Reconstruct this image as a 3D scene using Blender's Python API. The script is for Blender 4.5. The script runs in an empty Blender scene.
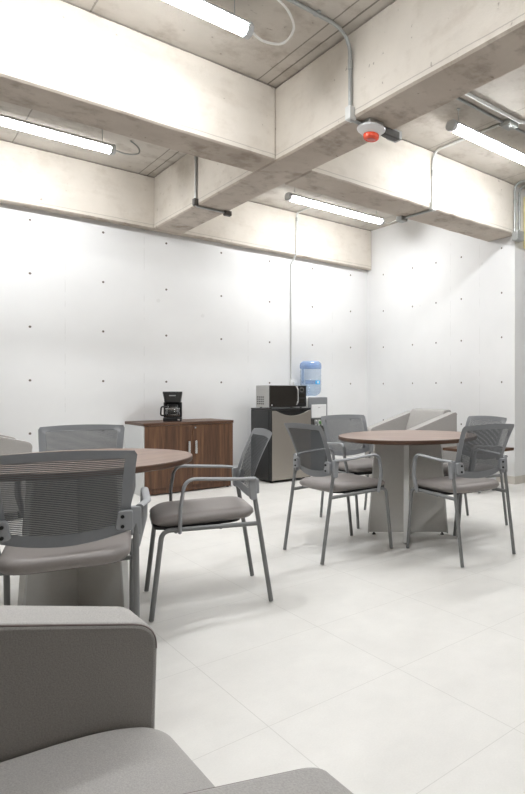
import bpy, bmesh, math, random
from mathutils import Vector, Matrix
random.seed(7)
sc = bpy.context.scene
COL = sc.collection
PI = math.pi
R = math.radians

# ------------------------------------------------------------------ materials
def S2L(c):
    return tuple((v/12.92 if v <= .04045 else ((v+.055)/1.055)**2.4) for v in [x/255 for x in c])

class NT:
    """small helper round a material's node tree"""
    def __init__(s, name):
        s.m = bpy.data.materials.new(name); s.m.use_nodes = True
        s.t = s.m.node_tree; s.t.nodes.clear()
        s.out = s.t.nodes.new('ShaderNodeOutputMaterial')
    def n(s, typ, **kw):
        nd = s.t.nodes.new(typ)
        for k, v in kw.items():
            if k == 'ins':
                for a, b in v.items():
                    if isinstance(b, bpy.types.NodeSocket): s.t.links.new(b, nd.inputs[a])
                    else: nd.inputs[a].default_value = b
            else: setattr(nd, k, v)
        return nd
    def math(s, op, a, b=0.0, c=0.0):
        return s.n('ShaderNodeMath', operation=op, ins={0: a, 1: b, 2: c}).outputs[0]
    def mix(s, f, a, b, blend='MIX'):
        nd = s.n('ShaderNodeMix', data_type='RGBA', blend_type=blend)
        for i, v in ((0, f), (6, a), (7, b)):
            if isinstance(v, bpy.types.NodeSocket): s.t.links.new(v, nd.inputs[i])
            else: nd.inputs[i].default_value = v if i == 0 else (*v[:3], 1)
        return nd.outputs[2]
    def coord(s, scale=(1, 1, 1), world=False):
        if world: v = s.n('ShaderNodeNewGeometry').outputs['Position']
        else: v = s.n('ShaderNodeTexCoord').outputs['Object']
        return s.n('ShaderNodeMapping', ins={0: v, 3: scale}).outputs[0]
    def noise(s, vec, scale, detail=4, rough=.55):
        return s.n('ShaderNodeTexNoise', ins={'Vector': vec, 'Scale': scale, 'Detail': detail, 'Roughness': rough}).outputs[0]
    def ramp(s, f, stops):
        nd = s.n('ShaderNodeValToRGB', ins={0: f}); cr = nd.color_ramp
        while len(cr.elements) < len(stops): cr.elements.new(.5)
        for e, (p, c) in zip(cr.elements, stops): e.position = p; e.color = (*c[:3], 1)
        return nd.outputs[0]
    def bsdf(s, col, rough=.5, metal=0., bump=None, bstr=.2, bdist=.01, **kw):
        b = s.n('ShaderNodeBsdfPrincipled')
        def st(k, v):
            if isinstance(v, bpy.types.NodeSocket): s.t.links.new(v, b.inputs[k])
            else: b.inputs[k].default_value = (*v[:3], 1) if k in ('Base Color', 'Emission Color') else v
        st('Base Color', col); st('Roughness', rough); st('Metallic', metal)
        for k, v in kw.items(): st(k.replace('_', ' '), v)
        if bump is not None:
            bn = s.n('ShaderNodeBump', ins={'Height': bump, 'Strength': bstr, 'Distance': bdist})
            s.t.links.new(bn.outputs[0], b.inputs['Normal'])
        s.t.links.new(b.outputs[0], s.out.inputs[0])
        return b

def plain(name, rgb, rough=.5, metal=0., var=.06, scale=40, bstr=.05, **kw):
    """near-uniform colour with a faint procedural mottling"""
    t = NT(name); c = S2L(rgb); v = t.coord()
    f = t.noise(v, scale, 3)
    col = t.ramp(f, [(.3, [x*(1-var) for x in c]), (.7, [min(1, x*(1+var)) for x in c])])
    t.bsdf(col, rough, metal, bump=f, bstr=bstr, bdist=.002, **kw)
    return t.m

def concrete(name, c1, c2, stain, amount, seams=(), rough=.85, topband=False):
    t = NT(name); v = t.coord(world=True)
    big = t.noise(v, 1.3, 6, .6); mid = t.noise(v, 6, 6, .65); fine = t.noise(v, 45, 4, .7)
    col = t.ramp(big, [(.32, S2L(c1)), (.68, S2L(c2))])
    streak = t.noise(t.coord((.7, .7, 5), True), 3.2, 5, .6)
    f = t.ramp(t.math('MULTIPLY', mid, t.math('ADD', streak, .5)), [(.50, (0, 0, 0)), (.72, (1, 1, 1))])
    col = t.mix(t.math('MULTIPLY', f, amount), col, S2L(stain))
    spots = t.ramp(t.noise(v, 24, 2, .4), [(.735, (0, 0, 0)), (.77, (1, 1, 1))])
    col = t.mix(t.math('MULTIPLY', spots, .45), col, S2L((96, 84, 72)))
    sep = t.n('ShaderNodeSeparateXYZ', ins={0: v})
    for axis, pos, w, dark in seams:
        d = t.math('ABSOLUTE', t.math('SUBTRACT', t.math('ADD', sep.outputs[axis], t.math('MULTIPLY', t.math('SUBTRACT', mid, .5), .012)), pos))
        m = t.math('MULTIPLY', t.math('LESS_THAN', d, w), dark)
        col = t.mix(m, col, S2L((84, 76, 68)))
    if topband:  # darker brown band along the top edge, just below the ceiling
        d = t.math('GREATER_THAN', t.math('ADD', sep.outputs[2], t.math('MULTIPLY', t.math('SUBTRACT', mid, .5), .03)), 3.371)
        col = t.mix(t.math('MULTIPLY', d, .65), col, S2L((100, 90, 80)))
    h = t.math('ADD', t.math('MULTIPLY', mid, .6), t.math('MULTIPLY', fine, .4))
    t.bsdf(col, rough, bump=h, bstr=.35, bdist=.012)
    return t.m

def white_wall(name, axis, holes, zs, joints=()):
    """painted cast wall: plain paint, small tie holes, faint board joints"""
    t = NT(name); v = t.coord(world=True)
    big = t.noise(v, .9, 4)
    col = t.ramp(big, [(.3, S2L((221, 221, 221))), (.7, S2L((230, 230, 230)))])
    sep = t.n('ShaderNodeSeparateXYZ', ins={0: v})
    a = sep.outputs[axis]; z = sep.outputs[2]
    def mind(sock, vals):
        d = None
        for q in vals:
            e = t.math('ABSOLUTE', t.math('SUBTRACT', sock, q))
            d = e if d is None else t.math('MINIMUM', d, e)
        return d
    da, dz = mind(a, holes), mind(z, zs)
    rr = t.math('SQRT', t.math('ADD', t.math('MULTIPLY', da, da), t.math('MULTIPLY', dz, dz)))
    hole = t.math('LESS_THAN', rr, .0115)
    col = t.mix(hole, col, S2L((104, 94, 88)))
    wob = t.noise(v, 9, 3)
    if joints:
        dj = mind(a, joints)
        jm = t.math('MULTIPLY', t.math('LESS_THAN', dj, .003), t.ramp(wob, [(.48, (0, 0, 0)), (.56, (1, 1, 1))]))
        col = t.mix(t.math('MULTIPLY', jm, .25), col, S2L((170, 168, 165)))
    nick = t.ramp(t.noise(v, 7.5, 1, .3), [(.80, (0, 0, 0)), (.82, (1, 1, 1))])
    col = t.mix(t.math('MULTIPLY', nick, .12), col, S2L((150, 146, 142)))
    t.bsdf(col, .6, bump=t.math('ADD', t.math('MULTIPLY', big, 1.), t.math('MULTIPLY', hole, -.5)), bstr=.12, bdist=.02)
    return t.m

def floor_tiles(x0, y0, size):
    t = NT('porcelain_tiles'); v = t.coord(world=True)
    sep = t.n('ShaderNodeSeparateXYZ', ins={0: v})
    def edge(s_, o):
        f = t.math('FRACT', t.math('DIVIDE', t.math('ADD', s_, 100*size-o), size))
        return t.math('MINIMUM', f, t.math('SUBTRACT', 1., f))
    e = t.math('MULTIPLY', t.math('MINIMUM', edge(sep.outputs[0], x0), edge(sep.outputs[1], y0)), size)
    joint = t.math('LESS_THAN', e, .0014)
    big = t.noise(v, 2.0, 5, .6); cloud = t.noise(v, 7, 5, .65); fine = t.noise(v, 160, 2)
    mixn = t.math('ADD', t.math('MULTIPLY', big, .5), t.math('ADD', t.math('MULTIPLY', cloud, .3), t.math('MULTIPLY', fine, .2)))
    col = t.ramp(mixn, [(.36, S2L((216, 214, 210))), (.64, S2L((230, 228, 224)))])
    col = t.mix(t.math('MULTIPLY', joint, .55), col, S2L((186, 184, 178)))
    rough = t.math('ADD', .36, t.math('MULTIPLY', cloud, .16))
    t.bsdf(col, rough, bump=t.math('SUBTRACT', t.math('MULTIPLY', fine, .1), joint), bstr=.15, bdist=.002)
    return t.m

def walnut(name, scale, ca, cb, cc, rough=.4):
    """scale stretches the grain: small along the grain, large across it"""
    t = NT(name); v = t.coord(scale)
    a = t.noise(v, 1.0, 6, .6); b = t.noise(v, 4.5, 4, .7)
    f = t.math('ADD', t.math('MULTIPLY', a, .65), t.math('MULTIPLY', b, .35))
    col = t.ramp(f, [(.34, S2L(ca)), (.5, S2L(cb)), (.66, S2L(cc))])
    t.bsdf(col, rough, bump=f, bstr=.04, bdist=.002)
    return t.m

def mesh_fabric(name, rgb, pitch, fill):
    """open woven net: thin horizontal threads with see-through gaps"""
    t = NT(name); v = t.coord(); sep = t.n('ShaderNodeSeparateXYZ', ins={0: v})
    f = t.math('FRACT', t.math('DIVIDE', t.math('ADD', sep.outputs[2], 5.), pitch))
    thread = t.math('LESS_THAN', f, fill)
    g = t.math('FRACT', t.math('DIVIDE', t.math('ADD', sep.outputs[0], 5.), pitch*.5))
    cross = t.math('LESS_THAN', g, .26)
    a = t.math('MAXIMUM', thread, cross)
    b = t.n('ShaderNodeBsdfPrincipled', ins={'Base Color': (*S2L(rgb), 1), 'Roughness': .55})
    tr = t.n('ShaderNodeBsdfTransparent')
    mx = t.n('ShaderNodeMixShader', ins={0: a, 1: tr.outputs[0], 2: b.outputs[0]})
    t.t.links.new(mx.outputs[0], t.out.inputs[0])
    return t.m

def clear_plastic(name, tint, gloss=.08, body=.0, bodycol=(.5, .6, .8)):
    t = NT(name)
    tr = t.n('ShaderNodeBsdfTransparent', ins={0: (*tint, 1)})
    gl = t.n('ShaderNodeBsdfGlossy', ins={'Roughness': .08})
    lw = t.n('ShaderNodeLayerWeight', ins={0: .35})
    f = t.math('ADD', gloss, t.math('MULTIPLY', lw.outputs[1], .25))
    m1 = t.n('ShaderNodeMixShader', ins={0: f, 1: tr.outputs[0], 2: gl.outputs[0]})
    df = t.n('ShaderNodeBsdfDiffuse', ins={0: (*bodycol, 1)})
    m2 = t.n('ShaderNodeMixShader', ins={0: t.math('ADD', body, t.math('MULTIPLY', lw.outputs[1], body)), 1: m1.outputs[0], 2: df.outputs[0]})
    t.t.links.new(m2.outputs[0], t.out.inputs[0])
    return t.m

def glow(name, col, strength):
    t = NT(name)
    e = t.n('ShaderNodeEmission', ins={0: (*col, 1), 1: strength})
    t.t.links.new(e.outputs[0], t.out.inputs[0])
    return t.m

WALL_Y, WALL_X, WALL_END = 6.65, 5.30, 3.98
CEIL, BEAM = 3.385, 2.82
TIE_Z = [.647, 1.161, 1.679, 2.194, 2.711]
M = {}
M['floor'] = floor_tiles(.918, 1.65, .5465)
M['wall_back'] = white_wall('painted_back_wall', 0, [1.155+.64*i for i in range(-6, 7)], TIE_Z, [.52, 1.45, 2.2, 3.42, 4.68])
M['wall_right'] = white_wall('painted_right_wall', 1, [4.168, 4.797, 5.236, 5.68, 6.288], TIE_Z, [4.98, 4.5])
M['wall_bare'] = concrete('bare_wall_concrete', (128, 122, 115), (150, 144, 136), (104, 96, 88), .5)
M['ceiling'] = concrete('ceiling_concrete', (186, 180, 172), (206, 200, 192), (150, 138, 126), .55,
                        [(0, 2.115, .005, .6), (0, 2.2, .006, .7), (0, 1.0, .005, .5), (0, 2.72, .006, .7), (0, 3.9, .004, .5), (0, 5.05, .004, .5), (0, -.2, .004, .5), (1, 2.1, .004, .4), (1, 5.0, .004, .4)])
M['beam'] = concrete('beam_concrete', (200, 193, 183), (216, 209, 199), (176, 164, 150), .3, [(2, 2.862, .003, .35)], topband=True)
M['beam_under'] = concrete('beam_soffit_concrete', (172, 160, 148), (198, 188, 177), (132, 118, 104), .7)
M['baseboard'] = plain('stone_baseboard', (204, 199, 191), .5, var=.05, scale=14)
M['frame_grey'] = plain('grey_powder_coat', (124, 125, 125), .42, var=.02)
M['plastic_grey'] = plain('grey_plastic', (150, 152, 155), .45, var=.02)
M['net'] = mesh_fabric('chair_net', (118, 120, 123), .0066, .66)
M['seat'] = plain('taupe_upholstery', (140, 134, 131), .5, var=.03, scale=120, bstr=.08)
M['black'] = plain('black_plastic', (26, 26, 27), .35, var=.05)
M['rubber'] = plain('dark_rubber', (44, 44, 44), .7)
M['arm_fabric'] = plain('grey_upholstery', (163, 160, 157), .62, var=.16, scale=420, bstr=.25, Sheen_Weight=.1)
M['seam'] = plain('seam_thread', (116, 104, 101), .8)
M['table_wood'] = walnut('table_walnut', (14, 1.6, 14), (104, 80, 68), (132, 106, 92), (152, 126, 110), .32)
M['edge_wood'] = walnut('edge_walnut', (3, 3, 60), (62, 42, 30), (84, 58, 42), (104, 75, 55), .45)
M['door_wood'] = walnut('door_walnut', (26, 26, 1.1), (58, 38, 26), (88, 60, 42), (120, 86, 60), .45)
M['laminate'] = plain('grey_laminate', (206, 204, 200), .45, var=.015)
M['trim_metal'] = plain('satin_aluminium', (222, 222, 220), .4, .1, var=.02)
M['steel'] = plain('brushed_steel', (164, 158, 150), .36, .75, var=.03, scale=90)
M['white_plastic'] = plain('white_plastic', (226, 226, 226), .4, var=.01)
M['white_panel'] = plain('white_laminate', (214, 216, 217), .45, var=.01)
M['silver'] = plain('silver_plastic', (182, 182, 180), .4, .2, var=.02)
M['dark_glass'] = plain('dark_door_glass', (46, 43, 40), .18, var=.02)
M['chrome'] = plain('chrome', (215, 215, 215), .2, .9, var=.01)
M['conduit'] = plain('galvanised_conduit', (170, 173, 173), .35, .45, var=.05)
M['conduit_white'] = plain('pale_conduit', (205, 206, 204), .4, .2, var=.02)
M['box_metal'] = plain('galvanised_box', (172, 174, 172), .45, .3, var=.08)
M['dark_metal'] = plain('dark_box_metal', (92, 90, 88), .5, .3, var=.08)
M['cable'] = plain('white_cable', (232, 231, 228), .5, var=.01)
M['red'] = plain('red_lens', (246, 92, 62), .25, var=.02)
M['red_dark'] = plain('red_lens_core', (200, 92, 78), .3, var=.02)
M['cream'] = plain('cream_paint', (232, 222, 182), .5, var=.02)
M['lamp_grey'] = plain('lamp_grey', (190, 192, 194), .45, var=.02)
M['lamp'] = glow('lamp_glow', (.97, .99, 1.0), 30)
M['bottle'] = clear_plastic('blue_bottle_plastic', (.90, .945, .99), .06, .10, (.50, .64, .86))
M['bottle_dark'] = clear_plastic('blue_bottle_rib', (.80, .88, .97), .06, .22, (.46, .60, .85))
M['water'] = clear_plastic('clear_water', (.95, .975, .995), .03, .04, (.55, .7, .9))
M['cyan'] = plain('blue_sticker', (46, 170, 228), .4, var=.02)
M['carafe'] = clear_plastic('carafe_glass', (.55, .55, .55), .12, .05, (.2, .2, .2))
M['green'] = plain('green_tap', (92, 140, 80), .4, var=.02)
M['disp_grey'] = plain('dispenser_grey', (126, 128, 131), .45, var=.02)
M['text_grey'] = plain('pale_print', (150, 150, 150), .5, var=.01)

# ------------------------------------------------------------------ geometry helpers
def finish(bm, name, mat, parent=None, smooth=40, bevel=0, seg=2, loc=None, mats=None):
    bmesh.ops.recalc_face_normals(bm, faces=bm.faces)
    me = bpy.data.meshes.new(name); bm.to_mesh(me); bm.free()
    for m_ in (mats or [mat]): me.materials.append(m_)
    if smooth:
        for p in me.polygons: p.use_smooth = True
        me.set_sharp_from_angle(angle=R(smooth))
    o = bpy.data.objects.new(name, me); COL.objects.link(o)
    if bevel:
        b = o.modifiers.new('bevel', 'BEVEL'); b.width = bevel; b.segments = seg
        b.limit_method = 'ANGLE'; b.angle_limit = R(35); b.harden_normals = False
    if parent: o.parent = parent
    if loc: o.location = loc
    return o

def box(bm, x0, x1, y0, y1, z0, z1, mi=0):
    v = [bm.verts.new((x, y, z)) for z in (z0, z1) for y in (y0, y1) for x in (x0, x1)]
    for f in ((0, 1, 3, 2), (4, 6, 7, 5), (0, 4, 5, 1), (2, 3, 7, 6), (0, 2, 6, 4), (1, 5, 7, 3)):
        bm.faces.new([v[i] for i in f]).material_index = mi

def boxes(*bs):
    bm = bmesh.new()
    for b in bs: box(bm, *b)
    return bm

def fillet(pts, r, n=6):
    """round the inner corners of a polyline"""
    pts = [Vector(p) for p in pts]; out = [pts[0]]
    for i in range(1, len(pts)-1):
        rr = r[i-1] if isinstance(r, (list, tuple)) else r
        a, b, c = pts[i-1], pts[i], pts[i+1]
        u = (a-b); w = (c-b); lu, lw = u.length, w.length; u.normalize(); w.normalize()
        ang = u.angle(w)
        if rr <= 0 or ang > PI-.02: out.append(b); continue
        d = min(rr/math.tan(ang/2), lu*.49, lw*.49)
        p, q = b+u*d, b+w*d
        for k in range(n+1):
            t = k/n; out.append((1-t)**2*p + 2*t*(1-t)*b + t*t*q)
    out.append(pts[-1]); return out

def tube(bm, pts, r, n=10, r2=None, closed=False):
    """sweep a circle (or flat oval r x r2) along the points"""
    pts = [Vector(p) for p in pts]; rings = []
    L = len(pts); nrm = None
    for i, p in enumerate(pts):
        if closed: t = pts[(i+1) % L]-pts[i-1]
        else: t = pts[min(i+1, L-1)]-pts[max(i-1, 0)]
        t.normalize()
        if nrm is None:
            up = Vector((0, 0, 1)) if abs(t.z) < .9 else Vector((0, 1, 0))
            nrm = (up-t*up.dot(t)).normalized()
        else: nrm = (nrm-t*nrm.dot(t)).normalized()
        b = t.cross(nrm)
        rings.append([bm.verts.new(p+nrm*math.cos(2*PI*k/n)*(r2 or r)+b*math.sin(2*PI*k/n)*r) for k in range(n)])
    rng = range(L) if closed else range(L-1)
    for i in rng:
        a, c = rings[i], rings[(i+1) % L]
        for k in range(n): bm.faces.new((a[k], a[(k+1) % n], c[(k+1) % n], c[k]))
    if not closed:
        bm.faces.new(rings[0][::-1]); bm.faces.new(rings[-1])

def tube_bm(pts, r, n=10, r2=None, closed=False):
    bm = bmesh.new(); tube(bm, pts, r, n, r2, closed); return bm

def lathe(bm, prof, n=32, cx=0, cy=0, axis='z'):
    rings = []
    for r, z in prof:
        if r < 1e-6: rings.append([bm.verts.new((cx, cy, z))])
        else: rings.append([bm.verts.new((cx+r*math.cos(2*PI*k/n), cy+r*math.sin(2*PI*k/n), z)) for k in range(n)])
    for a, b in zip(rings, rings[1:]):
        for k in range(n):
            q = [a[k % len(a)], a[(k+1) % len(a)], b[(k+1) % len(b)], b[k % len(b)]]
            u = []
            for v in q:
                if v not in u: u.append(v)
            if len(u) > 2: bm.faces.new(u)
    for rg, rev in ((rings[0], True), (rings[-1], False)):
        if len(rg) > 2: bm.faces.new(rg[::-1] if rev else rg)

def lathe_bm(prof, n=32, cx=0, cy=0):
    bm = bmesh.new(); lathe(bm, prof, n, cx, cy); return bm

def prism(poly, axis, a, b):
    """extrude a 2-D polygon; axis names the extrusion direction"""
    bm = bmesh.new()
    def P(u, v, w): return {'x': (w, u, v), 'y': (u, w, v), 'z': (u, v, w)}[axis]
    A = [bm.verts.new(P(u, v, a)) for u, v in poly]; B = [bm.verts.new(P(u, v, b)) for u, v in poly]
    bm.faces.new(A); bm.faces.new(B[::-1])
    for i in range(len(poly)):
        j = (i+1) % len(poly); bm.faces.new((A[i], B[i], B[j], A[j]))
    return bm

def rounded_poly(pts, rad, n=6):
    """2-D polygon with rounded corners"""
    out = []; L = len(pts)
    for i in range(L):
        a, b, c = (Vector((*pts[j % L], 0)) for j in (i-1, i, i+1))
        r = rad[i] if isinstance(rad, (list, tuple)) else rad
        if r <= 0: out.append((b.x, b.y)); continue
        u = (a-b); w = (c-b); d = min(r/math.tan(u.angle(w)/2), u.length*.49, w.length*.49)
        p, q = b+u.normalized()*d, b+w.normalized()*d
        for k in range(n+1):
            t = k/n; v = (1-t)**2*p+2*t*(1-t)*b+t*t*q; out.append((v.x, v.y))
    return out

def tag(o, label, cat, group=None):
    o['label'] = label; o['category'] = cat
    if group: o['group'] = group
    return o

def thing(name, label, cat, loc=(0, 0, 0), rz=0, group=None):
    o = bpy.data.objects.new(name, None); COL.objects.link(o)
    o.empty_display_size = .1
    o.location = loc; o.rotation_euler = (0, 0, rz)
    return tag(o, label, cat, group)

def struct(o):
    o['kind'] = 'structure'; return o

def dup(root, loc, rz, label):
    """copy a thing with its parts and their sub-parts"""
    r = root.copy(); COL.objects.link(r); r.location = loc; r.rotation_euler = (0, 0, rz); r['label'] = label
    for ch in list(root.children):
        c = ch.copy(); COL.objects.link(c); c.parent = r
        for g in ch.children:
            d = g.copy(); COL.objects.link(d); d.parent = c
    return r

# ------------------------------------------------------------------ the room
X0, X1, Y0 = -4.2, 8.4, -6.0
def room_box(name, mat, *b, **kw):
    return struct(finish(boxes(b), name, mat, smooth=0, **kw))
room_box('floor', M['floor'], X0-.2, X1+.2, Y0-.2, WALL_Y+.2, -.12, 0)
room_box('ceiling', M['ceiling'], X0-.2, X1+.2, Y0-.2, WALL_Y+.2, CEIL, CEIL+.15)
room_box('wall_back', M['wall_back'], X0-.2, WALL_X+.2, WALL_Y, WALL_Y+.2, 0, CEIL)
room_box('wall_right', M['wall_right'], WALL_X, X1+.2, WALL_END, WALL_Y, 0, CEIL)
room_box('wall_left', M['wall_bare'], X0-.2, X0, Y0, WALL_Y, 0, CEIL)
room_box('wall_front', M['wall_bare'], X0-.2, X1+.2, Y0-.2, Y0, 0, CEIL)
room_box('wall_far_right', M['wall_bare'], X1, X1+.2, Y0, WALL_END, 0, CEIL)
BH, BT = .088, .012
room_box('baseboard_right', M['baseboard'], WALL_X-BT, WALL_X, WALL_END-BT, WALL_Y, 0, BH, bevel=.002)
room_box('baseboard_right_end', M['baseboard'], WALL_X, X1, WALL_END-BT, WALL_END, 0, BH, bevel=.002)
room_box('baseboard_back', M['baseboard'], X0, WALL_X-BT, WALL_Y-BT, WALL_Y, 0, BH, bevel=.002)
room_box('baseboard_left', M['baseboard'], X0, X0+BT, Y0, WALL_Y-BT, 0, BH, bevel=.002)

def beam(name, x0, x1, y0, y1):
    """cast beam with a chamfered lower edge; the soffit keeps its rough form-work face"""
    bm = boxes((x0, x1, y0, y1, BEAM, CEIL))
    bmesh.ops.subdivide_edges(bm, edges=[e for e in bm.edges if max(abs((e.verts[0].co-e.verts[1].co)[i]) for i in (0, 1)) > 1], cuts=30, use_grid_fill=True)
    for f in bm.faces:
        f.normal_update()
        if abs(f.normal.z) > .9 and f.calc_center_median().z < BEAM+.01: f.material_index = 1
    for v in bm.verts:      # slightly uneven arris
        if v.co.z < BEAM+.01: v.co.z += random.uniform(-.003, .003)
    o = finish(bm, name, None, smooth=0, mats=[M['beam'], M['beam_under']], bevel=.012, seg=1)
    return struct(o)
LX0, LX1, CY0, CY1 = 2.265, 2.575, 3.955, 4.33
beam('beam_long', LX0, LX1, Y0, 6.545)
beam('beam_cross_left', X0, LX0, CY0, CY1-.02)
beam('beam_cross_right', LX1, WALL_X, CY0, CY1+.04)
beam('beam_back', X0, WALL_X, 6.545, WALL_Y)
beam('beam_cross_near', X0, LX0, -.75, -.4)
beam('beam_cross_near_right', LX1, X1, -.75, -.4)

# ------------------------------------------------------------------ hanging lamps
LAMP_L = 1.38
def make_lamp(label, loc):
    t = thing('batten_lamp', label, 'ceiling lamp', loc, 0, 'long strip lamps hung under the concrete ceiling')
    bm = bmesh.new()
    pr = rounded_poly([(-.066, .030), (.066, .030), (.066, .036), (.036, .062), (-.036, .062), (-.066, .036)], .003, 3)
    finish(prism(pr, 'x', .03, LAMP_L-.03), 'housing', M['lamp_grey'], t)
    pr = [(.054*math.cos(a), .0298-.054*math.sin(a)*.78) for a in [PI*k/12 for k in range(13)]]
    finish(prism(pr, 'x', .04, LAMP_L-.04), 'diffuser', M['lamp'], t)
    for x0, x1 in ((0, .04), (LAMP_L-.04, LAMP_L)):
        pr = rounded_poly([(-.058, .03), (-.05, .002), (-.022, -.016), (.022, -.016), (.05, .002), (.058, .03), (.036, .066), (-.036, .066)], .01, 3)
        finish(prism(pr, 'x', x0, x1), 'end_cap', M['lamp_grey'], t, bevel=.006)
    for x in (.1, LAMP_L-.1):
        bm = tube_bm([(x, 0, .06), (x, 0, CEIL-loc[2]-.004)], .0028, 6)
        lathe(bm, [(.016, CEIL-loc[2]-.006), (.016, CEIL-loc[2])], 10, x, 0)
        finish(bm, 'hanger_wire', M['conduit'], t)
    return t
LZ = 3.195
lamp0 = make_lamp('lit strip lamp nearest the camera, cut off by the top left edge of the picture', (.29, 3.22, LZ))
dup(lamp0, (.24, 5.66, LZ), 0, 'lit strip lamp behind the left cross beam, above the white back wall')
dup(lamp0, (3.375, 5.66, LZ), 0, 'lit strip lamp in the far corner bay, above the blue water bottle')
dup(lamp0, (3.425, 3.22, LZ), 0, 'lit strip lamp at right, hung by the pale conduits near the fire alarm')
# unseen lamps added out of view to light the near floor and seats
dup(lamp0, (.29, 1.2, LZ), 0, 'unseen added strip lamp above the photographer, left of the long beam')
dup(lamp0, (3.425, 1.2, LZ), 0, 'unseen added strip lamp beside the view, right of the long beam')

def cable(name, label, pts, r, mat, cat, n=8):
    return tag(finish(tube_bm(pts, r, n), name, mat), label, cat)
def spline(p, n=8):
    """Catmull-Rom through the points"""
    p = [Vector(q) for q in p]; p = [p[0]*2-p[1]]+p+[p[-1]*2-p[-2]]; out = []
    for i in range(1, len(p)-2):
        for k in range(n):
            t = k/n
            out.append(.5*((2*p[i])+(p[i+1]-p[i-1])*t+(2*p[i-1]-5*p[i]+4*p[i+1]-p[i+2])*t*t+(3*p[i]-p[i-1]-3*p[i+1]+p[i+2])*t**3))
    out.append(p[-2]); return out
cable('lamp_cable', 'white flexible cable looping from the nearest strip lamp up to the ceiling conduit',
      spline([(1.673, 3.22, 3.225), (1.76, 3.22, 3.2), (1.88, 3.2, 3.23), (1.92, 3.14, 3.31), (1.84, 3.07, 3.35), (1.72, 3.026, 3.366)]), .008, M['cable'], 'cable')
cable('lamp_cable', 'grey flexible cable curling up from the end of the left back strip lamp',
      spline([(1.615, 5.66, 3.225), (1.72, 5.67, 3.22), (1.83, 5.69, 3.26), (1.84, 5.72, 3.33), (1.78, 5.74, 3.378)]), .007, M['conduit'], 'cable')
cable('lamp_cable', 'white flexible cable drooping between the far corner strip lamp and the beam',
      spline([(4.757, 5.66, 3.225), (4.86, 5.62, 3.22), (4.92, 5.3, 3.30), (4.85, 4.95, 3.35), (4.7, 4.7, 3.376)]), .007, M['cable'], 'cable')

# ------------------------------------------------------------------ conduits and boxes
def conduit(label, pts, rad=.07, r=.0115, mat='conduit', clips=(), couplings=()):
    t = thing('conduit_pipe', label, 'conduit', pts[0])
    o = Vector(pts[0]); q = [Vector(p)-o for p in pts]
    finish(tube_bm(fillet(q, rad, 8), r, 10), 'pipe', M[mat], t)
    for c in clips:
        finish(boxes((c[0]-.012-o.x, c[0]+.012-o.x, c[1]-.03-o.y, c[1]+.03-o.y, c[2]-o.z, c[2]+.014-o.z)), 'clip', M['box_metal'], t, bevel=.003)
    for a, b in couplings:
        finish(tube_bm([Vector(a)-o, Vector(b)-o], r*1.35, 10), 'coupling', M['box_metal'], t)
    return t
def jbox(label, x, y, z, sx, sy, sz, mat='box_metal'):  # junction boxes and elbow fittings on the conduits, no sockets
    t = thing('conduit_junction_box', label, 'junction box', (x, y, z))
    finish(boxes((-sx/2, sx/2, -sy/2, sy/2, -sz/2, sz/2)), 'body', M[mat], t, bevel=.005)
    finish(boxes((-sx*.42, sx*.42, -sy*.42, sy*.42, -sz/2-.003, -sz/2)), 'cover_plate', M[mat], t, bevel=.001)
    return t
KY = 3.0
conduit('grey conduit along the near ceiling bending down the long beam to the fire alarm',
        [(-.5, KY, CEIL-.014), (LX0-.014, KY, CEIL-.014), (LX0-.014, KY, BEAM+.06)], .16, .0125,
        clips=[(2.0, KY, CEIL-.014), (.9, KY, CEIL-.014)], couplings=[((LX0-.014, KY, 3.13), (LX0-.014, KY, 3.19))])
jbox('light grey elbow box on the long beam edge left of the fire alarm', LX0-.012, KY, BEAM+.025, .05, .055, .085, 'conduit_white')
conduit('short grey conduit across the long beam underside behind the fire alarm',
        [(LX0-.03, KY-.01, BEAM-.018), (2.338, KY-.01, BEAM-.018)], .05, .012)
jbox('grey fitting on the underside of the long beam right of the fire alarm', LX1-.018, KY-.04, BEAM-.024, .13, .05, .052, 'dark_metal')
jbox('pale fitting box at the right edge of the long beam beside the fire alarm', LX1+.04, KY-.01, BEAM-.005, .09, .07, .06)
al = thing('fire_alarm', 'white round fire alarm with red strobe lens under the long beam', 'fire alarm', (2.395, 2.965, BEAM))
finish(boxes((-.058, .058, -.058, .058, -.034, .004)), 'mounting_box', M['conduit_white'], al, bevel=.004)
finish(lathe_bm([(.0, -.034), (.088, -.034), (.094, -.040), (.092, -.048), (.078, -.058), (.062, -.074), (.054, -.078), (0, -.078)], 36), 'sounder_ring', M['white_plastic'], al)
finish(lathe_bm([(.0, -.077), (.05, -.077), (.052, -.082), (.050, -.102), (.042, -.109), (.0, -.111)], 28), 'strobe_lens', M['red'], al)
finish(lathe_bm([(0, -.109), (.028, -.1095), (.026, -.1125), (0, -.1125)], 20), 'strobe_core', M['red_dark'], al)
# conduit on the far part of the long beam
Y2 = 5.41
conduit('dark grey conduit down the long beam face under the left back bay', [(LX0-.013, Y2, CEIL-.002), (LX0-.013, Y2, BEAM-.016), (LX1+.02, Y2, BEAM-.016)], .02, .011,
        couplings=[((LX0-.013, Y2, 3.24), (LX0-.013, Y2, 3.29))])
jbox('dark corner box at the foot of the conduit on the long beam face', LX0-.018, Y2, BEAM+.02, .04, .05, .06, 'dark_metal')
jbox('small dark box at the right end of the short conduit under the long beam', LX1-.01, Y2, BEAM-.018, .07, .05, .045, 'dark_metal')
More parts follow.
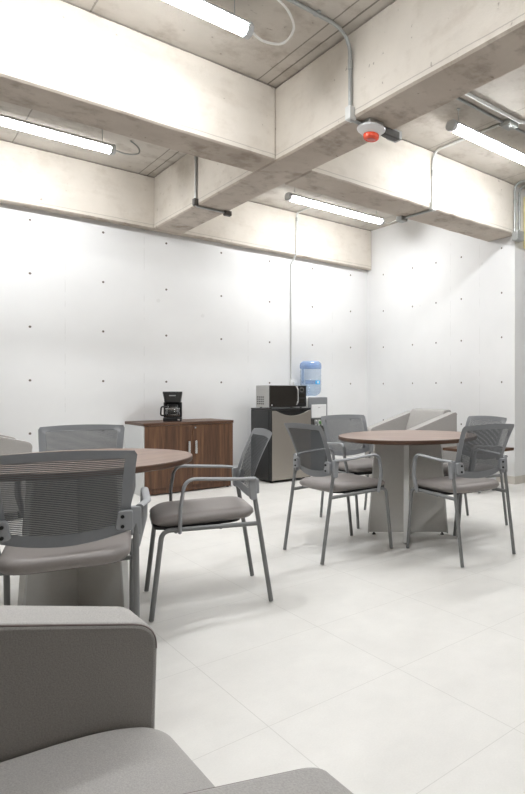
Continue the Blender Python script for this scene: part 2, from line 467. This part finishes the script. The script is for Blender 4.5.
# right cross beam
X3 = 3.945
conduit('pale conduit from the ceiling down the face of the right cross beam',
        [(X3+.02, 3.14, CEIL-.014), (X3, CY0-.013, CEIL-.014), (X3, CY0-.013, BEAM+.05)], .12, .012, 'conduit_white', couplings=[((X3, CY0-.013, 3.13), (X3, CY0-.013, 3.19))])
jbox('pale elbow box at the lower edge of the right cross beam', X3, CY0-.013, BEAM+.02, .06, .05, .075, 'conduit_white')
conduit('grey conduit crossing the underside of the right cross beam', [(X3-.01, CY0-.02, BEAM-.016), (X3-.03, CY1+.03, BEAM-.016)], .05, .012, 'conduit')
jbox('small grey box at the back end of the conduit under the right cross beam', X3-.03, CY1+.025, BEAM-.02, .08, .09, .05)
conduit('pale conduit crossing the right ceiling bay beside the strip lamp, the nearer of two',
        [(LX1-.01, 2.98, CEIL-.02), (4.05, 2.98, CEIL-.02), (4.2, 2.86, CEIL-.02), (5.05, 2.86, CEIL-.02)], .08, .014, 'conduit_white')
conduit('grey conduit crossing the right ceiling bay, the farther of two', [(LX1-.01, 3.09, CEIL-.013), (5.05, 3.09, CEIL-.013)], .05, .012, 'conduit')
jbox('grey ceiling box where the conduits meet in the right bay', 4.0, 3.06, CEIL-.026, .11, .11, .052)
for i, (x, yy, lab) in enumerate(((5.225, 3.925, 'left one of two conduits dropping down at the end of the right cross beam'),
                                  (5.345, 3.95, 'right one of two conduits dropping down beside the cream box'))):
    conduit(lab, [(x, 2.2, CEIL-.014), (x, yy, CEIL-.014), (x, yy, 2.84)], .09, .013, 'conduit', couplings=[((x, yy, 3.16), (x, yy, 3.2))])
jbox('square grey box at the end of the right cross beam above the white wall', 5.285, 3.925, 2.80, .12, .08, .11, 'box_metal')
fb = thing('wall_cabinet', 'cream rounded metal box high on the wall at the right picture edge', 'electrical box', (5.605, WALL_END, 2.68))
finish(boxes((-.17, .17, -.14, -.0005, 0, .62)), 'body', M['cream'], fb, bevel=.035, seg=4)
finish(boxes((-.135, .135, -.147, -.139, .04, .58)), 'door', M['cream'], fb, bevel=.003)
# back wall conduit and outlet
XC = 4.02
conduit('pale conduit running down the back wall to the outlet behind the microwave',
        [(XC+.02, 6.2, CEIL-.013), (XC+.02, 6.531, CEIL-.013), (XC+.015, 6.531, BEAM+.02), (XC, WALL_Y-.013, BEAM-.10), (XC, WALL_Y-.013, 1.2)], [.06, .02, .03], .0105, 'conduit_white',
        couplings=[((XC+.02, 6.531, 3.26), (XC+.02, 6.531, 3.31))])
ol = thing('wall_outlet', 'white outlet box with plugs on the back wall above the microwave', 'outlet', (XC+.02, WALL_Y, 1.16))
finish(boxes((-.04, .04, -.045, -.0005, -.06, .045)), 'box', M['white_plastic'], ol, bevel=.005)
finish(boxes((-.018, .03, -.085, -.045, -.03, .018)), 'plug', M['white_plastic'], ol, bevel=.008)

# ------------------------------------------------------------------ chairs
def cushion(outline, levels, zfun):
    """closed cushion from scaled copies of an outline; outline is centred on 0"""
    bm = bmesh.new(); rings = []
    for s, z in levels:
        rings.append([bm.verts.new((x*s, y*s, zfun(x*s, y*s, z, s))) for x, y in outline] if s > 0 else [bm.verts.new((0, 0, zfun(0, 0, z, 0)))])
    n = len(outline)
    for a, b in zip(rings, rings[1:]):
        for k in range(n):
            if len(b) == 1: bm.faces.new((a[k], a[(k+1) % n], b[0]))
            elif len(a) == 1: bm.faces.new((a[0], b[(k+1) % n], b[k]))
            else: bm.faces.new((a[k], a[(k+1) % n], b[(k+1) % n], b[k]))
    if len(rings[0]) > 1: bm.faces.new(rings[0][::-1])
    return bm

def back_pt(u, v):
    """point of the curved backrest; u across -1..1, v up 0..1"""
    w = .200+.028*v
    zb = .538-.030*(1-u*u); zt = .845+.010*(1-u*u)
    z = zb+(zt-zb)*v
    y = .100-.107*v**1.5-.022*(1-u*u)*(1-.25*v)
    return (u*w, y, z)

def make_chair(label):
    t = thing('guest_chair', label, 'chair', (0, 0, 0), 0, 'grey mesh-back armchairs on legs at the round tables')
    yo = -.2725                                  # shifts the measured profile to the middle of the feet
    # seat
    ol_ = rounded_poly([(-.205, -.235), (.205, -.235), (.226, .235), (-.226, .235)], [.10, .10, .085, .085], 8)
    lv = [(.80, .424), (.93, .426), (.975, .436), (1.0, .444), (.992, .455), (.965, .463), (.90, .469), (.7, .4715), (.45, .470), (.2, .468), (0, .468)]
    def zf(x, y, z, s):
        top = max(0, (z-.424)/.0475)
        return z-.016*max(0, (y-.12)/.115)**2*top*.9+.006*max(0, -y/.25)*top+.006*abs(x/.22)**2*top*(s < .95)
    o = finish(cushion(ol_, lv, zf), 'seat', M['seat'], t, smooth=60); o.location = (0, .300+yo, 0)
    sh = finish(cushion([(x*.93, y*.86+.015) for x, y in ol_], [(1.0, .412), (1.0, .4245), (0, .4245)], lambda x, y, z, s: z), 'seat_pan', M['black'], t); sh.location = (0, .318+yo, 0)
    # side frames
    for s in (-1, 1):
        x = s*.225
        finish(tube_bm([(x, yo, 0.006), (x, .085+yo, .565)], .0112, 10), 'leg', M['frame_grey'], t)
        p = fillet([(x, .066+yo, .402), (x, .50+yo, .413), (x, .545+yo, .006)], .045, 8)
        finish(tube_bm(p, .0112, 10), 'leg', M['frame_grey'], t)
        xa = s*.267
        p = fillet([(s*.236, .082+yo, .628), (xa, .16+yo, .634), (xa, .405+yo, .652), (xa, .425+yo, .52), (s*.238, .425+yo, .398)], [.06, .055, .1, .02], 8)
        finish(tube_bm(p, .0142, 12, .0084), 'armrest', M['plastic_grey'], t)
        # bracket that clamps the backrest to the rear leg
        bm = bmesh.new()
        pl = rounded_poly([(.072, .522), (.104, .522), (.112, .628), (.078, .632)], .012, 3)
        bm2 = prism([(a+yo, b) for a, b in pl], 'x', s*.208, s*.243)
        br = finish(bm2, 'bracket', M['plastic_grey'], t, bevel=.004)
        pl = rounded_poly([(s*.155, .552), (s*.215, .545), (s*.215, .620), (s*.166, .620)], .012, 3)
        finish(prism(pl, 'y', .056+yo, .082+yo), 'bracket_tongue', M['plastic_grey'], br, bevel=.004)
        for zb in (.564, .600):
            b = bmesh.new(); lathe(b, [(0, -.004), (.0065, -.004), (.0065, .004), (0, .004)], 12)
            bo = finish(b, 'bolt', M['black'], br); bo.rotation_euler = (PI/2, 0, 0); bo.location = (s*.180, .0545+yo, zb)
    for y, z in ((.24, .400), (.44, .402)):
        finish(tube_bm([(-.222, y+yo, z), (.222, y+yo, z)], .009, 8), 'stretcher', M['frame_grey'], t)
    # backrest: a border ring with the net inside it
    NU, NV = 24, 20
    ui, vb, vt = .83, .125, .90
    us = [-1+2*i/NU for i in range(NU+1)]; vs = [i/NV for i in range(NV+1)]
    us = sorted(set([round(u, 5) for u in us if abs(abs(u)-ui) > .03]+[-ui, ui])); vs = sorted(set([round(v, 5) for v in vs if abs(v-vb) > .02 and abs(v-vt) > .02]+[vb, vt]))
    def sheet(keep, off=0.):
        bm = bmesh.new(); g = {}
        def V(i, j):
            if (i, j) not in g:
                u, v = us[i], vs[j]
                if abs(u) > .99 and (v < .01 or v > .99): u *= .955
                x, y, z = back_pt(u, v)
                g[i, j] = bm.verts.new((x, y+yo+off, z))
            return g[i, j]
        for i in range(len(us)-1):
            for j in range(len(vs)-1):
                uc, vc = (us[i]+us[i+1])/2, (vs[j]+vs[j+1])/2
                inside = abs(uc) < ui and vb < vc < vt
                if keep(inside): bm.faces.new((V(i, j), V(i+1, j), V(i+1, j+1), V(i, j+1)))
        return bm
    bm = sheet(lambda q: not q)
    bmesh.ops.solidify(bm, geom=bm.faces[:], thickness=.017)
    finish(bm, 'back_frame', M['plastic_grey'], t, smooth=50, bevel=.004)
    bm = sheet(lambda q: q, -.002)
    bmesh.ops.solidify(bm, geom=bm.faces[:], thickness=.0035)
    finish(bm, 'back_net', M['net'], t, smooth=50)
    return t

def chair_pose(cx, cy, fx, fy):
    return (cx, cy, 0), math.atan2(fy, fx)-PI/2
chairs = [
    ((2.275, 3.165), (1, -.02), 'grey mesh chair at the left side of the farther table, its back towards the fridge'),
    ((1.27, 2.908), (-.962, .275), 'grey mesh chair seen side on between the two tables, facing the nearer round table'),
    ((2.820, 2.565), (.10, .995), 'grey mesh chair at the right with its back to the camera, by the farther table'),
    ((2.955, 3.78), (-.05, -1), 'grey mesh chair behind the farther table, in front of the water dispenser'),
    ((3.38, 3.055), (-.99, .10), 'grey mesh chair on the far right of the farther table, mostly hidden by another chair'),
    ((.875, 3.69), (-.29, -.957), 'grey mesh chair behind the nearer table, only its back top showing'),
    ((.565, 2.539), (.27, .963), 'large grey mesh chair with its back to the camera at the nearer table'),
]
ch0 = None
for (cx, cy), f, lab in chairs:
    loc, rz = chair_pose(cx, cy, *f)
    if ch0 is None:
        ch0 = make_chair(lab); ch0.location = loc; ch0.rotation_euler = (0, 0, rz)
    else: dup(ch0, loc, rz, lab)

# ------------------------------------------------------------------ round tables
def make_table(label, loc, rz, arm=.297):
    t = thing('round_table', label, 'table', loc, rz, 'round walnut tables on crossed grey panels')
    n = 72; zt, th = .735, .030
    bm = lathe_bm([(0, zt-th), (.496, zt-th), (.505, zt-th+.004), (.508, zt-th+.01), (.508, zt-.004), (.505, zt), (0, zt)], n)
    for f in bm.faces:
        c = f.calc_center_median()
        if math.hypot(c.x, c.y) > .49 or c.z < zt-.01: f.material_index = 1
    finish(bm, 'tabletop', None, t, smooth=30, mats=[M['table_wood'], M['edge_wood']])
    for k in range(4):
        a = k*PI/2
        rot = Matrix.Rotation(a, 4, 'Z')
        bm = prism([(.016, .02), (arm-.012, .02), (arm*.82-.012, zt-th-.001), (.016, zt-th-.001)], 'y', -.016, .016)
        bm.transform(rot); p = finish(bm, 'base_panel', M['laminate'], t, smooth=0, bevel=.001)
        bm = prism([(arm-.0118, .012), (arm, .012), (arm*.82, zt-th-.001), (arm*.82-.0118, zt-th-.001)], 'y', -.018, .018)
        bm.transform(rot); finish(bm, 'edge_trim', M['trim_metal'], p, smooth=0, bevel=.003)
        bm = lathe_bm([(0, 0), (.014, 0), (.014, .006), (.007, .008), (.007, .0199), (0, .0199)], 14, arm-.045, 0)
        bm.transform(rot); finish(bm, 'glide', M['rubber'], p)
    bm = boxes((-.0162, .0162, -.0162, .0162, .02, zt-th-.001))
    finish(bm, 'base_core', M['laminate'], t, smooth=0)
    return t
make_table('farther round walnut table, surrounded by chairs at the right', (2.888, 3.144, 0), R(-135))
make_table('nearer round walnut table, cut off by the left edge of the picture', (.735, 3.127, 0), R(-61))

st = thing('side_table', 'low square walnut side table behind the right-hand chairs, by the white wall corner', 'side table', (4.705, 4.015, 0))
finish(boxes((-.275, .275, -.265, .265, .425, .455)), 'tabletop', M['edge_wood'], st, smooth=0, bevel=.003)
for k in range(4):
    bm = boxes((.014, .19, -.014, .014, .012, .4245)); bm.transform(Matrix.Rotation(k*PI/2-PI/4, 4, 'Z'))
    p = finish(bm, 'base_panel', M['white_panel'], st, smooth=0, bevel=.001)
    bm = boxes((.15, .18, -.012, .012, 0, .0119)); bm.transform(Matrix.Rotation(k*PI/2-PI/4, 4, 'Z'))
    finish(bm, 'glide', M['rubber'], p, smooth=0)

# ------------------------------------------------------------------ lounge armchairs
def make_lounge(label):
    """faces +y; arms slope from the back down to rounded fronts"""
    t = thing('lounge_armchair', label, 'armchair', (0, 0, 0), 0, 'grey upholstered lounge armchairs')
    yr, yf, zf_, sl = -.36, .36, .629, .27
    wi, ta = .276, .122
    zr = zf_+sl*(yf-yr)
    prof = rounded_poly([(yr, .07), (yf-.015, .07), (yf, zf_), (yr+.02, zr-.006), (yr, zr-.03)], [.02, .02, .055, .03, .02], 10)
    for s in (-1, 1):
        bm = prism(prof, 'x', s*wi, s*(wi+ta))
        a = finish(bm, 'armrest', M['arm_fabric'], t, bevel=.009, seg=3)
        for xx in (s*(wi+.0035), s*(wi+ta-.0035)):
            c = [(xx, y-.0035 if y > .2 else y, z-.003) for y, z in prof if z > .2]
            finish(tube_bm(c, .0024, 6), 'seam', M['seam'], a)
    # back: reclined slab with a rounded top, standing a little above the arms
    bp = rounded_poly([(yr-.03, .10), (yr+.24, .10), (yr+.265, .44), (yr+.085, .838), (yr-.035, .85), (yr-.05, .6)], [.01, .01, .03, .045, .05, .1], 8)
    finish(prism(bp, 'x', -wi+.001, wi-.001), 'backrest', M['arm_fabric'], t, bevel=.014, seg=4)
    # crowned seat cushion, its rounded front a little past the arms
    top = [(v.x, v.y) for v in spline([(-.12, .484, 0), (.0, .484, 0), (.12, .482, 0), (.237, .474, 0), (.31, .459, 0), (.354, .438, 0), (.383, .405, 0), (.390, .36, 0), (.382, .29, 0)], 5)]
    sp = [(-.12, .271), (.372, .271)]+top[::-1]
    finish(prism(sp, 'x', -.274, .274), 'seat', M['arm_fabric'], t, smooth=50, bevel=.010, seg=3)
    finish(boxes((-.262, .262, -.22, .35, .08, .2705)), 'seat_base', M['arm_fabric'], t, bevel=.012, seg=3)
    for sx in (-1, 1):
        for y in (-.3, .29):
            finish(lathe_bm([(0, 0), (.018, 0), (.024, .0699), (0, .0699)], 16, sx*.31, y), 'foot', M['dark_metal'], t)
    return t
lc = make_lounge('grey lounge armchair in the foreground, cut off at the bottom left'); lc.location = (.034, .836, 0); lc.rotation_euler = (0, 0, -PI/2)
dup(lc, (4.50, 4.86, 0), PI/2, 'pale grey lounge armchair in the back right corner behind the farther round table')
dup(lc, (.65, 6.1, 0), -PI/2, 'grey lounge armchair by the back wall at the far left, mostly hidden')

# ------------------------------------------------------------------ cabinet and coffee maker
cb = thing('storage_cabinet', 'walnut two-door storage cabinet with white sides against the back wall', 'cabinet', (2.470, 6.06, 0))
W2, D = .472, .575
finish(boxes((-W2, W2, -.004, D, .706, .736)), 'cabinet_top', M['edge_wood'], cb, smooth=0, bevel=.002)
finish(boxes((-W2, -W2+.02, .012, D, 0, .7055)), 'side_panel', M['white_panel'], cb, smooth=0, bevel=.001)
finish(boxes((W2-.02, W2, .012, D, 0, .7055)), 'side_panel', M['white_panel'], cb, smooth=0, bevel=.001)
finish(boxes((-W2+.0205, W2-.0205, .03, D, .07, .7)), 'carcass', M['white_panel'], cb, smooth=0)
finish(boxes((-W2+.0205, W2-.0205, .02, .05, .012, .0695)), 'plinth', M['door_wood'], cb, smooth=0)
for x0, x1, hx in ((-W2+.012, .0135, -.022), (.0165, W2-.006, .05)):
    d = finish(boxes((x0, x1, -.001, .0118, .072, .703)), 'door', M['door_wood'], cb, smooth=0, bevel=.001)
    finish(boxes((hx-.012, hx+.012, -.024, -.016, .40, .535), (hx-.008, hx+.008, -.016, -.001, .41, .42), (hx-.008, hx+.008, -.016, -.001, .515, .525)), 'handle', M['chrome'], d, smooth=0, bevel=.002)
b = lathe_bm([(0, 0), (.012, 0), (.012, .008), (.009, .012), (0, .012)], 16); b.transform(Matrix.Translation((.045, -.001, .672)) @ Matrix.Rotation(PI/2, 4, 'X'))
finish(b, 'lock', M['chrome'], d)
for sx in (-1, 1):
    for y in (.04, D-.04):
        finish(lathe_bm([(0, .0), (.014, .0), (.014, .0115), (0, .0115)], 12, sx*(W2-.05), y), 'foot', M['rubber'], cb)

cm = thing('coffee_maker', 'black drip coffee maker standing on the walnut cabinet', 'coffee maker', (2.385, 6.33, .7362), R(-22))
cm.scale = (1.08, 1.08, 1.08)
finish(prism(rounded_poly([(-.085, -.115), (.085, -.115), (.085, .085), (-.085, .085)], .025), 'z', 0, .035), 'base', M['black'], cm, bevel=.004)
finish(prism(rounded_poly([(-.085, .02), (.085, .02), (.085, .085), (-.085, .085)], .02), 'z', .0352, .185), 'water_tank', M['black'], cm, bevel=.003)
bm = bmesh.new()
lo = rounded_poly([(-.07, -.085), (.07, -.085), (.08, .085), (-.08, .085)], .03); hi = rounded_poly([(-.09, -.115), (.09, -.115), (.09, .085), (-.09, .085)], .03)
A = [bm.verts.new((x, y, .1855)) for x, y in lo]; B = [bm.verts.new((x, y, .285)) for x, y in hi]
bm.faces.new(A[::-1]); bm.faces.new(B)
for i in range(len(A)): bm.faces.new((A[i], A[(i+1) % len(A)], B[(i+1) % len(A)], B[i]))
hd = finish(bm, 'brew_head', M['black'], cm, bevel=.004)
finish(boxes((-.03, .03, -.116, -.108, .248, .258)), 'logo_plate', M['text_grey'], hd, smooth=0)
finish(boxes((-.088, .088, -.112, .083, .2852, .292)), 'lid', M['black'], cm, bevel=.004)
ca = finish(lathe_bm([(0, .036), (.055, .036), (.066, .05), (.068, .085), (.06, .115), (.045, .14), (.046, .15), (.043, .15), (.042, .14), (.056, .115), (.064, .085), (.062, .052), (0, .04)], 28, 0, -.05), 'carafe', M['carafe'], cm)
finish(lathe_bm([(0, .15), (.047, .15), (.047, .166), (.02, .172), (0, .172)], 24, 0, -.05), 'carafe_lid', M['black'], ca)
finish(lathe_bm([(.0605, .1185), (.0665, .1185), (.0665, .128), (.0605, .128)], 28, 0, -.05), 'carafe_band', M['chrome'], ca)
finish(tube_bm(fillet([(-.045, -.085, .145), (-.10, -.115, .145), (-.105, -.115, .06), (-.06, -.085, .06)], .02), .008, 8), 'carafe_handle', M['black'], ca)
finish(boxes((.045, .07, -.119, -.114, .010, .024)), 'switch', M['chrome'], cm)

# ------------------------------------------------------------------ fridge and microwave
fr = thing('mini_fridge', 'black mini fridge with a steel door and curved top grip', 'fridge', (3.338, 5.93, 0))
FW, FD, FH = .535, .49, .856
finish(boxes((0, FW, .062, FD, .022, FH-.022)), 'body', M['black'], fr, bevel=.006)
finish(boxes((-.002, FW+.002, .015, FD, FH-.0215, FH)), 'fridge_top', M['black'], fr, bevel=.006)
arc = [(FW*.52+.215*c, FH-.028-.06*(1-c*c)) for c in [1-k/12 for k in range(25)]]
poly = [(.004, .026), (FW-.004, .026), (FW-.004, FH-.026)]+arc+[(.004, FH-.026)]
dr = finish(prism(poly, 'y', .008, .0605), 'door', M['black'], fr, smooth=30, bevel=.004)
finish(prism([(min(max(a, .009), FW-.009), max(b, .031)) for a, b in poly], 'y', 0, .0085), 'door_skin', M['steel'], dr, smooth=30, bevel=.006, seg=3)
finish(boxes((.012, FW-.012, .03, .0615, FH-.12, FH-.0225)), 'grip_recess', M['black'], fr, smooth=0)
finish(boxes((FW-.115, FW-.045, -.002, .003, .118, .130)), 'badge', M['black'], dr, smooth=0)
for x in (.05, FW-.05):
    for y in (.1, FD-.05): finish(lathe_bm([(0, 0), (.016, 0), (.016, .0215), (0, .0215)], 12, x, y), 'foot', M['rubber'], fr)

mw = thing('microwave', 'silver and black microwave oven standing on the mini fridge', 'microwave', (3.334, 5.96, FH+.0002))
MWW, MWD, MZ0, MZ1 = .485, .33, .012, .268
finish(boxes((0, MWW, .022, MWD, MZ0, MZ1)), 'body', M['silver'], mw, bevel=.006)
bm = bmesh.new()
for i in range(4):
    for j in range(4): box(bm, -.0015, .001, .14+.043*i, .14+.043*i+.030, .045+.026*j, .045+.026*j+.016)
finish(bm, 'side_vent', M['dark_metal'], mw, smooth=0)
dd = finish(boxes((.001, .358, 0, .0215, MZ0+.004, MZ1-.002)), 'door', M['dark_glass'], mw, bevel=.003)
finish(boxes((.02, .031, -.0015, .001, MZ0+.02, MZ0+.034)), 'logo', M['white_plastic'], dd, smooth=0)
finish(tube_bm(fillet([(.345, -.002, MZ0+.03), (.345, -.032, MZ0+.06), (.345, -.032, MZ1-.05), (.345, -.002, MZ1-.015)], .04, 6), .010, 8, .010), 'door_handle', M['chrome'], dd)
cp = finish(boxes((.3585, MWW-.001, .001, .0215, MZ0+.004, MZ1-.002)), 'control_panel', M['black'], mw, bevel=.003)
def disc_y(prof, x, z, n=24):
    b = lathe_bm(prof, n); b.transform(Matrix.Translation((x, .001, z)) @ Matrix.Rotation(PI/2, 4, 'X')); return b
finish(disc_y([(.021, 0), (.030, 0), (.030, .004), (.021, .004), (.021, 0)], .418, .216), 'dial_ring', M['chrome'], cp)
finish(disc_y([(0, 0), (.018, 0), (.016, .014), (0, .014)], .418, .216), 'dial', M['black'], cp)
for z in (.06, .125): finish(boxes((.375, .46, -.001, .0015, z, z+.045)), 'button', M['dark_glass'], cp, smooth=0, bevel=.002)
for x in (.04, MWW-.04):
    for y in (.06, MWD-.05): finish(lathe_bm([(0, 0), (.013, 0), (.013, .0119), (0, .0119)], 12, x, y), 'foot', M['rubber'], mw)

# ------------------------------------------------------------------ water dispenser
wd = thing('water_dispenser', 'grey and white floor water dispenser beside the mini fridge', 'water dispenser', (4.185, 6.25, 0))
DW, DD_, DH = .142, .33, .98
finish(boxes((-DW, DW, .03, DD_, .015, DH-.001)), 'body', M['white_plastic'], wd, bevel=.012, seg=3)
finish(boxes((-DW, DW, 0, .0295, .70, DH)), 'upper_fascia', M['disp_grey'], wd, bevel=.012, seg=3)
finish(boxes((-DW, DW, 0, .0295, .02, .56)), 'lower_panel', M['disp_grey'], wd, bevel=.01, seg=3)
fp = finish(boxes((-.112, .112, -.014, -.0005, .715, .885)), 'front_panel', M['white_plastic'], wd, bevel=.008, seg=3)
finish(boxes((-.016, .016, -.0155, -.0135, .842, .848)), 'logo', M['text_grey'], fp, smooth=0)
finish(boxes((-DW+.012, DW-.012, .012, .0295, .5605, .6995)), 'tap_recess', M['dark_metal'], wd, smooth=0)
for x, m in ((-.05, 'disp_grey'), (0, 'green'), (.05, 'disp_grey')):
    b = lathe_bm([(0, .615), (.012, .615), (.014, .65), (.018, .665), (.018, .69), (0, .69)], 14, x, -.012)
    tp = finish(b, 'tap', M['white_plastic'], wd)
    finish(boxes((x-.014, x+.014, -.04, -.028, .64, .672)), 'tap_lever', M[m], tp, bevel=.003)
finish(boxes((-.11, .11, -.04, -.0005, .545, .562)), 'drip_tray', M['dark_metal'], wd, bevel=.004)
finish(lathe_bm([(.0, DH-.0005), (.115, DH-.0005), (.105, DH+.012), (.045, DH+.014), (0, DH+.014)], 32, 0, .18), 'collar', M['white_plastic'], wd)
for x in (-.11, .11):
    for y in (.06, .29): finish(lathe_bm([(0, 0), (.014, 0), (.014, .0149), (0, .0149)], 12, x, y), 'foot', M['rubber'], wd)

bt = thing('water_bottle', 'large blue water bottle upturned on the water dispenser', 'water bottle', (4.185, 6.43, DH+.0145))
prof = [(.0, 0), (.06, 0), (.075, .006), (.105, .02), (.128, .048), (.135, .085)]
for k in range(5):
    z = .112+.056*k
    if k == 1: prof += [(.135, z), (.137, z+.05)]
    else: prof += [(.135, z), (.131, z+.006), (.131, z+.012), (.136, z+.018), (.136, z+.048)]
prof += [(.136, .395), (.130, .425), (.105, .445), (.04, .449), (0, .446)]
body = finish(lathe_bm(prof, 48), 'bottle_body', M['bottle'], bt, smooth=60)
finish(lathe_bm([(0, .004), (.058, .004), (.072, .010), (.1, .024), (.122, .05), (.130, .09), (.130, .205), (0, .205)], 40), 'water', M['water'], bt, smooth=60)
finish(lathe_bm([(.137, .355), (.1385, .36), (.1385, .392), (.133, .423), (.107, .447), (.105, .446), (.13, .423), (.137, .392), (.137, .355)], 48), 'shoulder', M['bottle_dark'], body, smooth=60)
bm = bmesh.new()
def patch(a0, a1, z0, z1, r0=.1385, n=10):
    b = bmesh.new(); A = []; B = []
    for k in range(n+1):
        a = a0+(a1-a0)*k/n
        A.append([b.verts.new((rr*math.cos(a), rr*math.sin(a), z)) for rr, z in ((r0, z0), (r0+.0012, z0), (r0+.0012, z1), (r0, z1))])
    for p, q in zip(A, A[1:]):
        for i in range(4): b.faces.new((p[i], q[i], q[(i+1) % 4], p[(i+1) % 4]))
    b.faces.new(A[0]); b.faces.new(A[-1][::-1]); return b
view = R(-123)
finish(patch(view-.5, view+.95, .150, .20), 'label_band', M['bottle_dark'], body)
sk = finish(patch(view+.45, view+.98, .150, .198, .1398), 'sticker', M['cyan'], body)
finish(patch(view+.62, view+.80, .162, .186, .1412, 4), 'sticker_mark', M['white_plastic'], body)
hp = [(.137*math.cos(view-.82), .137*math.sin(view-.82), z) for z in (.16, .19, .25, .32, .345)]
finish(tube_bm(hp, .014, 10), 'grip', M['bottle_dark'], body)

# ------------------------------------------------------------------ camera, world, view
cam = bpy.data.cameras.new('camera'); co = bpy.data.objects.new('camera', cam); COL.objects.link(co)
cam.sensor_fit = 'AUTO'; cam.sensor_width = 36; cam.lens = 577.5*36/794
cam.shift_x = -161.4/794; cam.shift_y = -6.2/794; cam.clip_start = .02
co.location = (0, 0, 1.06); co.rotation_euler = (PI/2, 0, -R(44.15))
sc.camera = co
w = bpy.data.worlds.new('world'); sc.world = w; w.use_nodes = True
w.node_tree.nodes['Background'].inputs[0].default_value = (.9, .95, 1, 1)
w.node_tree.nodes['Background'].inputs[1].default_value = .02
sc.view_settings.view_transform = 'Standard'; sc.view_settings.look = 'None'
sc.view_settings.gamma = 1; sc.view_settings.use_curve_mapping = False
sc.view_settings.exposure = 1.5
sc.cycles.use_denoising = True
sc.cycles.max_bounces = 12; sc.cycles.diffuse_bounces = 6; sc.cycles.transparent_max_bounces = 24
sc.cycles.caustics_reflective = False; sc.cycles.caustics_refractive = False
sc.cycles.sample_clamp_indirect = 4
